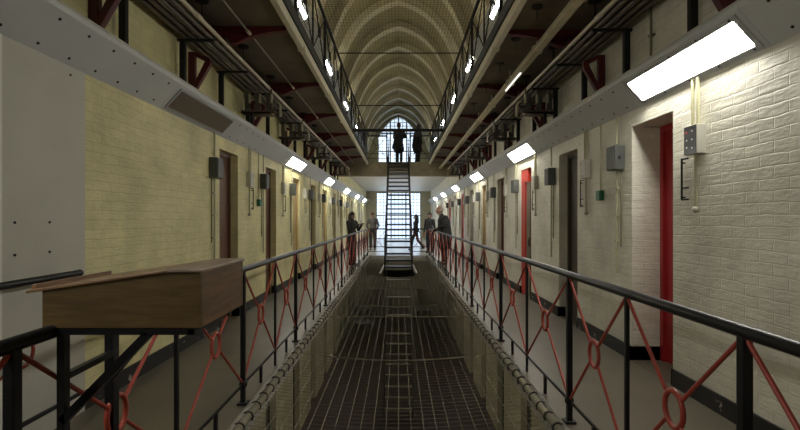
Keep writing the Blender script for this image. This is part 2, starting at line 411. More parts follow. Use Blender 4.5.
# ------------------------------------------------------------------ wall casing with lamps
LAMP_L=[.57,10.87,16.02,21.4,26.9,32.4]; LAMP_R=[3.93,9.08,14.23,19.38,24.6,29.8]
XA,ZA,XB,ZB=2.498,2.67,2.27,2.92
def casing(s, dz, lamps, m, name, lbl, level):
    t=thing(name,(s*2.4,BACK,ZA+dz),lbl,'light casing')
    prof=[(s*XA,ZA+dz),(s*XB,ZB+dz),(s*XB,ZB+.05+dz),(s*XA,ZB+.05+dz)]
    cuts=sorted(set([BACK]+[c for l in lamps for c in (l-.82,l+.82)]+([4.85,6.5] if s<0 and not dz else [])+[END]))
    for a,b_ in zip(cuts,cuts[1:]):
        part(t,'panel',MB().prism(prof,a+.002,b_-.002),m)
    part(t,'top_edge',MB().box((s*(XB-.006),BACK,ZB+.042+dz),(s*(XB+.02),END,ZB+.056+dz)),M['ductlip'],'pale lit top edge')
    if not dz:
        n=0; d=2.57 if s<0 else 2.3
        while d<8 and n<44:
            if not any(abs(d-l)<.85 for l in lamps) and not (s<0 and 4.85<d<6.5):
                for (x,z) in ((2.31,2.877),(2.46,2.714)):
                    p=Vector((s*(x-.0),d,z)); nrm=Vector((-s*.735,0,-.677))
                    part(t,'screw',MB().tube([p-nrm*.003,p+nrm*.006],.011,8),M['blackmatt']); n+=1
            d+=.3
    return t
casing(-1,0,LAMP_L,M['duct'],'duct_casing','grey sheet metal casing running along the top of the left cell wall',0)
casing(1,0,LAMP_R,M['duct'],'duct_casing','grey sheet metal casing running along the top of the right cell wall',0)
UL=[6.2,11.2,15.9,21.2,26.4]; UR=[6.2,11.2,15.5,19.9,25,30]
casing(-1,H,UL,M['duct'],'duct_casing','grey casing high on the upper left wall behind the upper railing',1)
casing(1,H,UR,M['duct'],'duct_casing','grey casing high on the upper right wall behind the upper railing',1)
def lamp(s,d,dz,lbl,grp):
    a=Vector((s*XA,0,ZA)); b_=Vector((s*XB,0,ZB)); ax=(b_-a); L=ax.length; ax.normalize()
    nrm=Vector((-s*.735,0,-.677)); c=(a+b_)/2; c.y=d; c.z+=dz
    t=thing('fluorescent_light',c,lbl,'light',grp)
    def slab(u0,u1,y0,y1,n0,n1):
        mb=MB(); vs=[]
        for (uu,y,nn) in ((u0,y0,n0),(u1,y0,n0),(u1,y1,n0),(u0,y1,n0),(u0,y0,n1),(u1,y0,n1),(u1,y1,n1),(u0,y1,n1)):
            vs.append(tuple(ax*uu+Vector((0,y,0))+nrm*nn))
        mb.add(vs,[(0,3,2,1),(4,5,6,7),(0,1,5,4),(1,2,6,5),(2,3,7,6),(3,0,4,7)]); return mb
    f=slab(-.15,-.115,-.78,.78,.002,.016)
    for args in ((.115,.15,-.78,.78),(-.115,.115,-.78,-.74),(-.115,.115,.74,.78)):
        g=slab(*args,.002,.016); f.add(g.v,g.f)
    f.build('lamp_frame',M['lampframe'],t)
    hw=.045 if dz>0 else .106
    slab(-hw,hw,-.73,.73,.002,.011).build('diffuser',M['lamp_low'] if dz<0 else M['lamp'],t)
    if not dz and d<5:
        for q in (-.72,-.36,0,.36,.72):
            for uu in (-.133,.133):
                p=ax*uu+Vector((0,q,0)); MB().tube([p+nrm*.014,p+nrm*.022],.008,8).build('screw',M['blackmatt'],t)
for i,d in enumerate(LAMP_R): lamp(1,d,0,'lit fluorescent panel in the right wall casing, %s'%ORD[i],'lights on the right casing')
for i,d in enumerate(LAMP_L):
    lamp(-1,d,0,'lit fluorescent panel in the left wall casing, %s in view'%ORD[i-1] if i else 'lit fluorescent panel beside the camera on the left wall casing','lights on the left casing')
for i,d in enumerate(UL): lamp(-1,d,H,'lit panel behind the upper left railing, %s'%ORD[i],'upper left lights')
for i,d in enumerate(UR): lamp(1,d,H,'lit panel behind the upper right railing, %s'%ORD[i],'upper right lights')
for s,L in ((-1,UL),(1,UR)):  # added lights, hidden above the upper casings, to brighten the vault
    for i,d in enumerate(L):
        t=thing('vault_fill_light',(s*2.4,d,H+2.975),'added unseen fill light for the vault, on top of the upper %s casing, %s'%(SIDE[s],ORD[i]),'light','upper %s added fill lights'%SIDE[s])
        part(t,'trough',MB().box((s*2.49,d-.8,H+2.972),(s*2.29,d+.8,H+2.985)).box((s*2.31,d-.8,H+2.985),(s*2.29,d+.8,H+3.02)),M['lampframe'])
        part(t,'tube',MB().tube([(s*2.4,d-.75,H+3.01),(s*2.4,d+.75,H+3.01)],.018,8),M['vault_fill'])
for s in (-1,1):
    for i,d in enumerate((4.5,9.0,13.5,18)): lamp(s,d,-H,'lit panel on the %s ground floor wall under the walkway, %s'%(SIDE[s],ORD[i]),'ground floor %s lights'%SIDE[s])
# vent on the left casing
t=thing('air_vent',(-2.385,5.7,2.795),'long brown slatted vent set in the left grey casing','vent')
ax=Vector((.23,0,.25)).normalized(); nrm=Vector((.735,0,-.677))
def vbar(u,w,y0,y1,n0,n1):
    mb=MB(); vs=[]
    for (uu,y,nn) in ((u-w,y0,n0),(u+w,y0,n0),(u+w,y1,n0),(u-w,y1,n0),(u-w,y0,n1),(u+w,y0,n1),(u+w,y1,n1),(u-w,y1,n1)):
        vs.append(tuple(ax*uu+Vector((0,y,0))+nrm*nn))
    mb.add(vs,[(0,3,2,1),(4,5,6,7),(0,1,5,4),(1,2,6,5),(2,3,7,6),(3,0,4,7)]); return mb
f=MB()
for a in ((-.125,.012,-.78,.78,.002,.014),(.125,.012,-.78,.78,.002,.014)): g=vbar(*a); f.add(g.v,g.f)
for a in ((0,.125,-.79,-.765,.002,.014),(0,.125,.765,.79,.002,.014)): g=vbar(*a); f.add(g.v,g.f)
f.build('vent_frame',M['lampframe'],t)
vbar(0,.113,-.765,.765,.001,.004).build('backing',M['vent'],t)
f=MB()
for q in range(9):
    g=vbar(-.1+.025*q,.006,-.765,.765,.004,.013); f.add(g.v,g.f)
f.build('slats',M['vent'],t)

# ------------------------------------------------------------------ railings
def railing(s, z, thick, thin, x, lbl, y0, y1, mrod, mpost, ring=True, net=False):
    t=thing('iron_railing',(s*x,y0,z),lbl,'railing')
    mb=MB(); mb.tube([(s*x,y0,z+1.1),(s*x,y1,z+1.1)],.027,12,rz=.026)
    part(t,'handrail',mb,mpost)
    part(t,'bottom_rail',MB().bar((s*x,y0,z+.165),(s*x,y1,z+.165),.012,.022),mpost)
    allp=sorted([(d,1) for d in thick]+[(d,0) for d in thin])
    for d,k in allp:
        w=.038 if k else .021
        mb=MB().box((s*x-w/2,d-w/2,z+.005),(s*x+w/2,d+w/2,z+1.085))
        if k: mb.box((s*x-.04,d-.04,z+.001),(s*x+.04,d+.04,z+.02)).ball((s*x,d,z+.165),.036,8,6)
        part(t,'post',mb,mpost,bevel=.004 if d<7 and k else 0)
    for (a,_),(b_,_) in zip(allp,allp[1:]):
        m=(a+b_)/2; zc=z+.635; ro=.078
        if ring:
            part(t,'ring',MB().tube([(s*x,m+ro*math.cos(q*math.pi/10)*.92,zc+ro*math.sin(q*math.pi/10)*1.08) for q in range(20)],.0125,8,closed=True),mrod)
        mb=MB()
        for (ya,za) in ((a+.015,z+1.07),(b_-.015,z+1.07),(a+.015,z+.18),(b_-.015,z+.18)):
            p=Vector((s*x,ya,za)); c=Vector((s*x,m,zc)); v=(p-c).normalized()*ro
            mb=MB().tube([p,c+v],.0095,8); part(t,'brace_rod',mb,mrod)
        part(t,'stub',MB().box((s*x-.012,m-.012,z+.003),(s*x+.012,m+.012,z+.16)),mpost)
    return t
TR=[1.706,3.456,5.77,8.06,10.3,12.4,14.65,16.9,19.2]; tR=[.85,2.586,4.6,6.9,9.16,11.35,13.5,15.8,18.0]
TL=[1.53,3.8,5.75,8.12,10.4,12.65,14.9,17.1,19.2]; tL=[.4,2.66,4.79,6.96,9.2,11.5,13.75,16.0,18.1]
railing(1,0,TR,tR,RX,'black and red iron railing along the right walkway',-.2,19.3,M['red'],M['black'])
railing(-1,0,TL,tL,RX,'black and red iron railing along the left walkway under the desk',-.2,19.3,M['red'],M['black'])
railing(1,H,[5.77+2.27*i for i in range(6)],[6.9+2.27*i for i in range(6)],RX,'dark iron railing of the upper right gallery',4.5,19.3,M['blackmatt'],M['blackmatt'])
railing(-1,H,[5.75+2.27*i for i in range(6)],[6.9+2.27*i for i in range(6)],RX,'dark iron railing of the upper left gallery',4.5,19.3,M['blackmatt'],M['blackmatt'])

# cross railings at the end of the void
def cross_rail(z, y, lbl, xs, rodm, gap):
    t=thing('iron_railing',(0,y,z),lbl,'railing')
    for sg in (-1,1):
        a,b_=sg*gap,sg*RX
        part(t,'handrail',MB().tube([(a,y,z+1.1),(b_,y,z+1.1)],.028,8),M['black'])
        part(t,'bottom_rail',MB().bar((a,y,z+.165),(b_,y,z+.165),.012,.022),M['black'])
        part(t,'middle_rail',MB().bar((a,y,z+.36),(b_,y,z+.36),.012,.022),M['black'])
        part(t,'post',MB().box((a-.025,y-.025,z),(a+.025,y+.025,z+1.25)),M['black'])
        m=(a+b_)/2
        part(t,'ring',MB().tube([(m+.08*math.cos(q*math.pi/8),y,z+.63+.08*math.sin(q*math.pi/8)) for q in range(16)],.011,6,closed=True),rodm)
        for (xa,za) in ((a,1.07),(b_,1.07),(a,.18),(b_,.18)):
            p=Vector((xa,y,z+za)); c=Vector((m,y,z+.63)); v=(p-c).normalized()*.08
            part(t,'brace_rod',MB().tube([p,c+v],.011,6),rodm)
    return t
cross_rail(0,19.36,'low cross railing with red rods at the far end of the void',None,M['red'],.5)
cross_rail(H,19.4,'dark cross railing on the upper landing in front of the arched window',None,M['blackmatt'],.48)
t=thing('tie_beam',(0,12.6,3.9),'black round bar crossing the void between the upper galleries','beam')
part(t,'bar',MB().tube([(-1.25,12.6,3.92),(1.25,12.6,3.92)],.04,10),M['blackmatt'])
part(t,'flange',MB().tube([(-1.25,12.6,3.92),(-1.22,12.6,3.92)],.07,12).tube([(1.22,12.6,3.92),(1.25,12.6,3.92)],.07,12),M['blackmatt'])

# short railing by the left wall
t=thing('handrail_section',(-2.36,0,0),'short black handrail by the grey wall panel, behind the left railing','railing')
part(t,'handrail',MB().tube([(-2.36,-1,1.1),(-2.36,3.44,1.115)],.024,12).ball((-2.36,3.44,1.115),.026),M['black'])
part(t,'bottom_rail',MB().bar((-2.36,-1,.22),(-2.36,3.45,.22),.02,.025),M['black'])
part(t,'post',MB().box((-2.38,2.0,0),(-2.34,2.04,1.09)),M['black'])
part(t,'ring',MB().tube([(-2.36,2.92+.085*math.cos(q*math.pi/10),.67+.09*math.sin(q*math.pi/10)) for q in range(20)],.011,8,closed=True),M['red'])
part(t,'brace_rod',MB().tube([(-2.36,2.04,1.07),(-2.36,2.86,.73)],.009,8),M['red'])
part(t,'brace_rod',MB().tube([(-2.36,2.04,.24),(-2.36,2.86,.61)],.009,8),M['red'])
part(t,'post',MB().box((-2.37,1.02,0),(-2.35,1.04,1.09)),M['black'])

# grey board panel by the left wall with its white edge trim
t=thing('wall_panel',(-2.49,2.0,0),'plain grey board fixed to the left wall beside the yellow brick','wall panel')
part(t,'board',MB().box((-2.498,2.895,0),(-2.478,3.676,2.665)),M['plaster'])
part(t,'board',MB().box((-2.498,-2.9,0),(-2.478,2.85,2.665)),M['plaster'])
part(t,'edge_strip',MB().box((-2.498,2.855,0),(-2.468,2.895,2.665)),M['whiteplastic'],'white edge strip')
for (d,z) in ((3.0,1.28),(3.3,1.28),(3.0,1.49),(3.3,1.49),(3.51,2.60)):
    part(t,'screw',MB().tube([(-2.479,d,z),(-2.472,d,z)],.009,8),M['blackmatt'])

# ------------------------------------------------------------------ desk on its stand
t=thing('writing_desk',(-1.0,1.95,1.115),'old wooden sloping school desk perched on the left railing','desk')
x0,x1,ya,yb=-1.303,-.724,1.7,2.165
zb=1.113; zl=1.250; zh=1.318; xh=-.845
def sloped(y0,y1): return MB().prism([(x0,zb),(x1,zb),(x1,zh),(xh,zh),(x0,zl)],y0,y1)
part(t,'side_panel',sloped(ya,ya+.018),M['wood'],bevel=.002); part(t,'side_panel',sloped(yb-.018,yb),M['wood'],bevel=.002)
part(t,'back_panel',MB().box((x1-.018,ya+.018,zb),(x1,yb-.018,zh)),wood('desk_back_wood',(.15,.085,.042)),bevel=.002)
part(t,'front_panel',MB().box((x0,ya+.018,zb),(x0+.015,yb-.018,zl)),M['wood'])
part(t,'bottom_panel',MB().box((x0,ya+.018,zb),(x1-.018,yb-.018,zb+.012)),M['wood'])
sl=(zh-zl)/(xh-x0); xo=x0-.055
part(t,'lid',MB().prism([(xo,zl+sl*(xo-x0)),(xh,zh),(xh,zh+.01),(xo,zl+sl*(xo-x0)+.011)],ya-.008,yb+.008),M['woodlid'],'sloping lid',bevel=.002)
part(t,'pencil_rail',MB().prism([(xo,zl+sl*(xo-x0)+.010),(xo+.018,zl+sl*(xo+.018-x0)+.010),(xo+.018,zl+.022),(xo,zl+.020)],ya+.02,yb+.008),M['woodlid'],bevel=.002)
part(t,'top_ledge',MB().box((xh,ya-.008,zh),(x1+.006,yb+.008,zh+.012)),M['woodtop'],'flat worn top ledge',bevel=.003)
t=thing('desk_stand',(-1.27,1.9,0),'black welded steel stand bracing the wooden desk against the left railing','stand')
part(t,'top_frame',MB().bar((-1.32,1.715,1.1),(-.745,1.715,1.1),.03,.022).bar((-1.32,2.06,1.1),(-.745,2.06,1.1),.03,.022).bar((-.76,1.7,1.1),(-.76,2.07,1.1),.02,.02),M['black'])
part(t,'upright',MB().box((-1.25,1.70,0.02),(-1.222,1.73,1.09)),M['black']); part(t,'upright',MB().box((-1.29,2.04,0.02),(-1.25,2.08,1.09)),M['black'])
part(t,'strut',MB().bar((-1.235,1.715,.77),(-.92,1.715,1.092),.03,.03,up=(0,1,0)),M['black'])
part(t,'strut',MB().bar((-1.26,2.02,.80),(-1.03,2.02,1.092),.02,.02,up=(0,1,0)),M['black'])
part(t,'crossbar',MB().bar((-1.245,1.71,.925),(-1.262,2.07,.925),.024,.024),M['black'])

# ------------------------------------------------------------------ nets
def sag(x,a): return -a*(1-(x/1.2)**2)
t=thing('safety_net',(0,-.5,0),'tan cord safety net stretched across the void at walkway level','net')
mb=MB(); NX=24; hole=(13.1,14.95,.45)
def in_hole(x,y): return hole[0]<y<hole[1] and abs(x)<hole[2]
for i in range(NX+1):
    x=-1.19+2.38*i/NX
    segs=[[(-.5),hole[0]],[hole[1],VOID_END]] if abs(x)<hole[2] else [[-.5,VOID_END]]
    for a,b_ in segs: mb.tube([(x,a,-.03+sag(x,.1)),(x,b_,-.03+sag(x,.1))],.003,3,cap=False)
y=-.4
while y<VOID_END:
    xs=[-1.19+2.38*i/12 for i in range(13)]
    if hole[0]<y<hole[1]:
        for sg in (-1,1): mb.tube([(sg*q,y,-.03+sag(q,.1)) for q in (.45,.7,.95,1.19)],.0018,3,cap=False)
    else: mb.tube([(q,y,-.03+sag(q,.1)) for q in xs],.0018,3,cap=False)
    y+=.078
p=part(t,'net_mesh',mb,M['net'])
for d in (5.4,8.7,11.4,13.05,15.0,16.6,18.2):
    part(t,'seam_cord',MB().tube([(-1.19+2.38*i/16,d,-.028+sag(-1.19+2.38*i/16,.1)) for i in range(17)],.005,6),M['netseam'])
part(t,'taut_cord',MB().tube([(-1.19,7.3,-.02),(1.19,7.3,-.02)],.006,6),M['netseam'])
for s in (-1,1):
    part(t,'edge_roll',MB().tube([(s*(1.165+.006*math.sin(i*1.7)),-.5+.33*i,-.02+.008*math.sin(i*2.3)) for i in range(61)],.032,8),M['net'])
    pts=[]
    for q in range(99):
        y=-.4+.2*q
        for j in range(8):
            a=j/8*2*math.pi; pts.append((s*(1.168+.04*math.cos(a)),y+.2*(j/8)*(1 if j>5 else .12),-.02+.042*math.sin(a)))
    part(t,'lashing',MB().tube(pts,.008,4),M['lash'])
t=thing('overhead_net',(0,5,4.98),'fine dark wire net stretched between the upper gallery railings','net')
mb=MB(); n=44
for i in range(n+1):
    x=-1.26+2.52*i/n; mb.tube([(x,5.0,4.99),(x,19.3,4.99)],.003,3,cap=False)
y=5.0
while y<19.3: mb.tube([(-1.26,y,4.99),(1.26,y,4.99)],.003,3,cap=False); y+=.062
part(t,'net_mesh',mb,M['netdark'])
for d in (9.72,14.2): part(t,'seam_cord',MB().tube([(-1.26,d,4.98),(1.26,d,4.98)],.014,6),M['netdark'])
for s in (-1,1):
    mb=MB(); y=5.0
    while y<19.3: mb.tube([(s*1.285,y,3.98),(s*1.285,y,4.98)],.0025,3,cap=False); y+=.09
    for j in range(11): mb.tube([(s*1.285,5,4.0+.095*j),(s*1.285,19.3,4.0+.095*j)],.0025,3,cap=False)
    part(t,'side_net',mb,M['netdark'])

# ------------------------------------------------------------------ pipes along the galleries
for s in (-1,1):
    nm=SIDE[s]
    o=thing('copper_pipe',(s*2.05,BACK,3.58),'pale shiny pipe running under the upper %s gallery'%nm,'pipe')
    part(o,'pipe',MB().tube([(s*2.05,BACK,3.585),(s*2.05,VOID_END,3.585)],.024,10),M['pipe_light'])
    mb=MB()
    for q in range(7): mb.tube([(s*2.05,2.2+2.5*q,3.585),(s*2.05,2.32+2.5*q,3.585)],.03,10)
    part(o,'coupling',mb,M['pipe_light'])
    for j,(x,r,z) in enumerate(((2.13,.026,3.57),(2.215,.032,3.565),(2.305,.03,3.56),(2.385,.028,3.555))):
        w=('first','second','third','fourth')[j]
        o=thing('service_pipe',(s*x,BACK,z),'dull brown pipe under the upper %s gallery, %s out from the pale pipe'%(nm,w),'pipe','brown pipes under the %s gallery'%nm)
        part(o,'pipe',MB().tube([(s*x,BACK,z),(s*x,VOID_END,z)],r,10),M['pipe_dark'])
    # supports
    ds=[2.95+1.125*i for i in range(14)] if s<0 else [2.7+1.11*i for i in range(14)]
    for i,d in enumerate(ds):
        o=thing('pipe_support',(s*2.42,d,2.97),'black upright pipe support on the %s casing, %s'%(nm,ORD[i]),'pipe support','%s pipe supports'%nm)
        part(o,'upright',MB().box((s*2.44,d-.025,2.965),(s*2.38,d+.025,3.5)),M['blackmatt'])
        part(o,'arm',MB().box((s*2.47,d-.015,3.50),(s*2.05,d+.015,3.525)),M['blackmatt'])
    # hanging rods with ceiling discs
    for i in range(9):
        d=3.55+1.3*i
        o=thing('pipe_hanger',(s*2.05,d,3.61),'thin rod with round ceiling plate holding the pale %s pipe, %s'%(nm,ORD[i]),'pipe hanger','%s pipe hangers'%nm)
        part(o,'ceiling_plate',MB().tube([(s*2.05,d,3.78),(s*2.05,d,3.8)],.07,14),M['blackmatt'])
        part(o,'rod',MB().tube([(s*2.05,d,3.6),(s*2.05,d,3.79)],.008,6),M['blackmatt'])
# ceiling conduit left, trunking right
o=thing('ceiling_conduit',(-1.755,BACK,3.71),'thin conduit with couplings under the upper left gallery','conduit')
part(o,'pipe',MB().tube([(-1.755,BACK,3.7),(-1.755,VOID_END,3.7)],.011,8),M['conduit_dark'])
for q in range(6): part(o,'coupling',MB().tube([(-1.755,5.4+2.3*q,3.7),(-1.755,5.5+2.3*q,3.7)],.019,8),M['pipe_light'])
o=thing('cable_trunking',(1.72,BACK,3.6),'cream box trunking hung under the upper right gallery','trunking')
part(o,'trunk',MB().box((1.675,BACK,3.585),(1.77,VOID_END,3.65)),M['cream_iron'],bevel=.006)
for q in range(7): 
    part(o,'collar',MB().box((1.665,4.35+1.4*q,3.577),(1.78,4.42+1.4*q,3.66)),M['cream_iron'])
    part(o,'hanger',MB().box((1.715,4.37+1.4*q,3.65),(1.725,4.39+1.4*q,3.8)),M['cream_iron'])
o=thing('trunk_highlight',(1.72,7.0,3.56),'short thin glowing strip standing in for a highlight under the cream trunking','light')  # glowing strip stands in for the highlight on the trunking's underside
part(o,'tube',MB().tube([(1.72,6.55,3.566),(1.72,7.45,3.566)],.010,8),mat('trunk_highlight_glow',(.9,.9,.9),.4,emit=(1,.96,.88),estr=1.5)); part(o,'highlight_backing',MB().box((1.70,6.52,3.576),(1.74,7.48,3.584)),M['boxpale'])
for i,d in enumerate((3.6,5.0,5.9,6.84,7.9,9.2)):
    o=thing('ceiling_rose',(1.49,d,3.8),'round dark plate and rod on the underside between beam and trunking, %s'%ORD[i],'ceiling plate','right ceiling plates')
    part(o,'plate',MB().tube([(1.49,d,3.785),(1.49,d,3.8)],.06,14),M['blackmatt']); part(o,'rod',MB().tube([(1.49,d,3.66),(1.49,d,3.79)],.006,6),M['blackmatt'])
# valve racks
def rack(s,d,i):
    o=thing('valve_rack',(s*2.4,d,3.17),'rack of pipe valves and fittings under the upper %s gallery, %s'%(SIDE[s],ORD[i]),'valve rack','%s valve racks'%SIDE[s])
    part(o,'shelf',MB().box((s*2.46,d-.03,3.17),(s*1.93,d+.03,3.215)).box((s*2.46,d-.03,3.17),(s*2.0,d+.25,3.19)),M['pipe_dark'])
    for x in (1.98,2.16,2.32):
        part(o,'valve_body',MB().tube([(s*(x+.05),d,3.22),(s*(x+.05),d,3.40)],.045,10).box((s*(x+.01),d-.05,3.4),(s*(x+.09),d+.07,3.47)),M['valve'])
        part(o,'valve_sleeve',MB().tube([(s*x,d-.05,3.32),(s*x,d-.05,3.46)],.024,10),M['valve_pale'])
        part(o,'valve_pipe',MB().tube([(s*x,d-.05,3.54),(s*x,d-.05,3.25),(s*x,d+.02,3.2)],.013,8),M['pipe_dark'])
    part(o,'bend',MB().tube([(s*1.93,d,3.36),(s*1.88,d,3.34),(s*1.855,d,3.28),(s*1.855,d,3.12)],.02,8),M['valve_pale'])
    part(o,'leg',MB().box((s*2.28,d-.02,2.95),(s*2.32,d+.02,3.17)),M['blackmatt'])
for i,d in enumerate((7.3,9.6,12.75,17.6)): rack(-1,d,i)
for i,d in enumerate((7.3,9.7,12.75,17.5)): rack(1,d,i)

# ------------------------------------------------------------------ wall boxes and conduits
def wbox(s,d,i,big=True):
    x=s*WX; o=thing('switch_box',(x,d,2.2),'grey metal switch box with conduits on the %s wall, %s'%(SIDE[s],ORD[i]),'switch box','%s switch boxes'%SIDE[s])
    part(o,'box',MB().box((x,d-.1,2.06),(x-s*.11,d+.1,2.33)),M['boxgrey'],bevel=.006)
    part(o,'lid',MB().box((x-s*.11,d-.09,2.07),(x-s*.122,d+.09,2.32)),M['boxgrey'],bevel=.004)
    part(o,'switch_knob',MB().tube([(x-s*.06,d-.1,2.2),(x-s*.06,d-.125,2.2)],.014,8),M['screen'])
    part(o,'conduit',MB().tube([(x-s*.03,d+.02,2.36),(x-s*.03,d+.02,2.68)],.014,8),M['conduit'])
    part(o,'conduit',MB().tube([(x-s*.03,d+.02,.9),(x-s*.03,d+.02,2.06)],.014,8),M['conduit'])
    part(o,'conduit',MB().tube([(x-s*.02,d-.05,1.2),(x-s*.02,d-.05,2.06)],.009,8),M['conduit_dark'])
    for z in (1.25,1.55,1.85): part(o,'clip',MB().box((x,d-.03,z),(x-s*.046,d+.05,z+.02)),M['conduit'])
def panel(s,d,i):
    x=s*WX; o=thing('call_panel',(x,d,2.15),('small white call panel with a dark face and red light, nearest on the right wall' if s>0 and i==0 else 'small pale call panel on the %s wall, %s'%(SIDE[s],ORD[i])),'control box','%s call panels'%SIDE[s])
    part(o,'box',MB().box((x,d-.085,2.05),(x-s*.075,d+.085,2.29)),M['boxpale'],bevel=.004)
    nr=(s>0 and i==0); part(o,'face',MB().box((x-s*.075,d-.08,2.055),(x-s*.079,d+.08,2.285)),M['screen'] if nr else M['boxpale'],'dark face with markings' if nr else None)
    part(o,'indicator',MB().tube([(x-s*.079,d+.045,2.235),(x-s*.084,d+.045,2.235)],.009,8),M['led'],'red indicator')
    for q,(xx,zz) in enumerate(((-.03,2.24),(-.03,2.17),(-.03,2.10),(.04,2.17),(.04,2.11))):
        part(o,'button',MB().tube([(x-s*.079,d+xx,zz),(x-s*.083,d+xx,zz)],.007,8),M['whiteplastic'])
    for y in (-.03,.04): part(o,'conduit',MB().tube([(x-s*.03,d+y,2.29),(x-s*.03,d+y,2.68)],.014,8),M['conduit'])
    part(o,'conduit',MB().tube([(x-s*.03,d,1.6),(x-s*.03,d,2.05)],.013,8),M['conduit'])
    part(o,'cap',MB().ball((x-s*.03,d,1.59),.028,10,6),M['boxpale'])
    y=d+.19
    part(o,'wire_bracket',MB().bar((x-s*.03,y,1.68),(x-s*.03,y,2.04),.012).bar((x-s*.03,y-.09,1.68),(x-s*.03,y,1.68),.012).bar((x-s*.03,y-.09,1.78),(x-s*.03,y,1.78),.012).bar((x-s*.03,y-.09,2.03),(x-s*.03,y,2.03),.012).bar((x,y,1.7),(x-s*.03,y,1.7),.012).bar((x,y,2.0),(x-s*.03,y,2.0),.012),M['blackmatt'])
def release(s,d,i):
    x=s*WX; o=thing('release_box',(x,d,1.8),'small green box on a conduit on the %s wall'%SIDE[s],'switch','%s green boxes'%SIDE[s])
    part(o,'box',MB().box((x,d-.05,1.74),(x-s*.06,d+.05,1.86)),M['green'],bevel=.004)
    part(o,'conduit',MB().tube([(x-s*.02,d,1.86),(x-s*.02,d,2.68)],.010,8),M['conduit'])
i=0
for k in range(0,9):
    e=near_edges[k]
    wbox(1,e+1.0,k); panel(1,e-.37,k)
    if k==0: release(1,e+1.47,k)
for k in range(1,9):
    e=near_edges[k]
    wbox(-1,e-.27,k-1); panel(-1,e+1.22,k-1)
    if k==1: release(-1,e+1.75,k-1)
# plain conduit runs at the left brick and right near wall
for (s,d,lbl) in ((-1,6.08,'thin vertical conduit left of the first left doorway'),(1,4.75+2.3*.52-.1,'thin vertical conduit above the right casing')):
    pass
o=thing('wall_conduit',(2.46,4.32,2.97),'thin dark conduit rising above the right casing beyond the bright lamp','conduit')
part(o,'pipe',MB().tube([(2.47,4.55,2.96),(2.47,4.55,3.72)],.012,8),M['conduit_dark']); part(o,'clip',MB().box((2.5,4.52,3.3),(2.455,4.58,3.32)),M['conduit_dark'])

# ------------------------------------------------------------------ stairs
t=thing('iron_staircase',(0,13.6,0),'steep black iron staircase rising through the void to the upper landing','staircase')
ya_,yb_=13.55,19.28; W=.4; NS=22
for s in (-1,1):
    part(t,'stringer',MB().bar((s*W,ya_,.05),(s*W,yb_,H-.05),.045,.2),M['black'])
    part(t,'handrail',MB().tube([(s*W,ya_,1.0),(s*W,yb_,H+.95),(s*W,yb_+.02,H+.05)],.011,8),M['black'])
    for q in range(5):
        y=ya_+(yb_-ya_)*q/4; z=H*q/4
        part(t,'baluster',MB().tube([(s*W,y,z),(s*W,y,z+1.0 if q<4 else z+1.0)],.018,8),M['black'])
for i in range(NS):
    f=(i+.6)/NS; y=ya_+(yb_-ya_)*f; z=H*f
    part(t,'tread',MB().box((-W+.02,y-.12,z-.03),(W-.02,y+.12,z+.02)),M['steel'])
for s in (-1,1): part(t,'foot_bracket',MB().bar((s*.52,13.15,-.02),(s*.42,14.6,.12),.04,.04),M['handwhite'],'pale foot bracket')
t=thing('iron_ladder',(0,13.8,-H),'dark ladder stair dropping from the net down to the ground floor','ladder')
p0=Vector((0,14.7,-.1)); p1=Vector((0,12.6,-H))
for s in (-1,1): part(t,'side_rail',MB().bar((s*.39,p0.y,p0.z),(s*.39,p1.y,p1.z),.03,.07),M['black'])
for v in (61,78,96,114.3,124.6,135,145,156,167.5,178.6,190,202,214):
    lo,hi=0,1
    for _ in range(30):
        m=(lo+hi)/2; p=p0.lerp(p1,m)
        if (1.513-p.z)*465/p.y<v: lo=m
        else: hi=m
    p=p0.lerp(p1,lo)
    if lo<.995: part(t,'rung',MB().box((-.38,p.y-.06,p.z-.012),(.38,p.y+.06,p.z+.012)),M['treadedge'])
# pale tables on the ground floor
for i,(x,y,lb) in enumerate(((-1.75,24.5,'pale table on the dark ground floor, left of the ladder'),(1.3,24.2,'pale table on the dark ground floor, right of the ladder'),(-1.6,21.2,'pale table on the ground floor, nearer of the two left of the ladder'))):
    t=thing('ground_floor_table',(x,y,-H),lb if i else 'pale table on the ground floor, farther of the two left of the ladder','table')
    part(t,'tabletop',MB().box((x-.35,y-.4,-H+.7),(x+.35,y+.4,-H+.74)),M['table'])
    for a in (-.3,.3):
        for b_ in (-.35,.35): part(t,'leg',MB().box((x+a-.02,y+b_-.02,-H),(x+a+.02,y+b_+.02,-H+.7)),M['blackmatt'])

# ------------------------------------------------------------------ people
def blob(name, caps, m, parent=None, voxel=.012, loc=None, rz=0):
    mb=MB()
    for c in caps:
        if len(c)==3: mb.ball(c[0],c[1],14,10,c[2]); continue
        p0,r0,p1,r1=c; mb.ball(p0,r0,12,8); mb.ball(p1,r1,12,8)
        d=(Vector(p1)-Vector(p0))
        if d.length>1e-4: mb.tube([p0,p1],[r0,r1],12)
    o=mb.build(name,m,parent)
    md=o.modifiers.new('skin','REMESH'); md.mode='VOXEL'; md.voxel_size=voxel; md.use_smooth_shade=True
    sm=o.modifiers.new('smooth','SMOOTH'); sm.iterations=3; sm.factor=.5
    if loc is not None: o.location=loc; o.rotation_euler=(0,0,rz)
    return o
CL={}
def cloth(n,c,r=.8):
    if n not in CL: CL[n]=mat('cloth_'+n,c,r,noise=.15,nscale=20)
    return CL[n]
SKIN=mat('skin',(.30,.17,.115),.55); 
def limb(sh,el,wr,w0,w1,w2): return [(sh,w0,el,w1),(el,w1,wr,w2)]
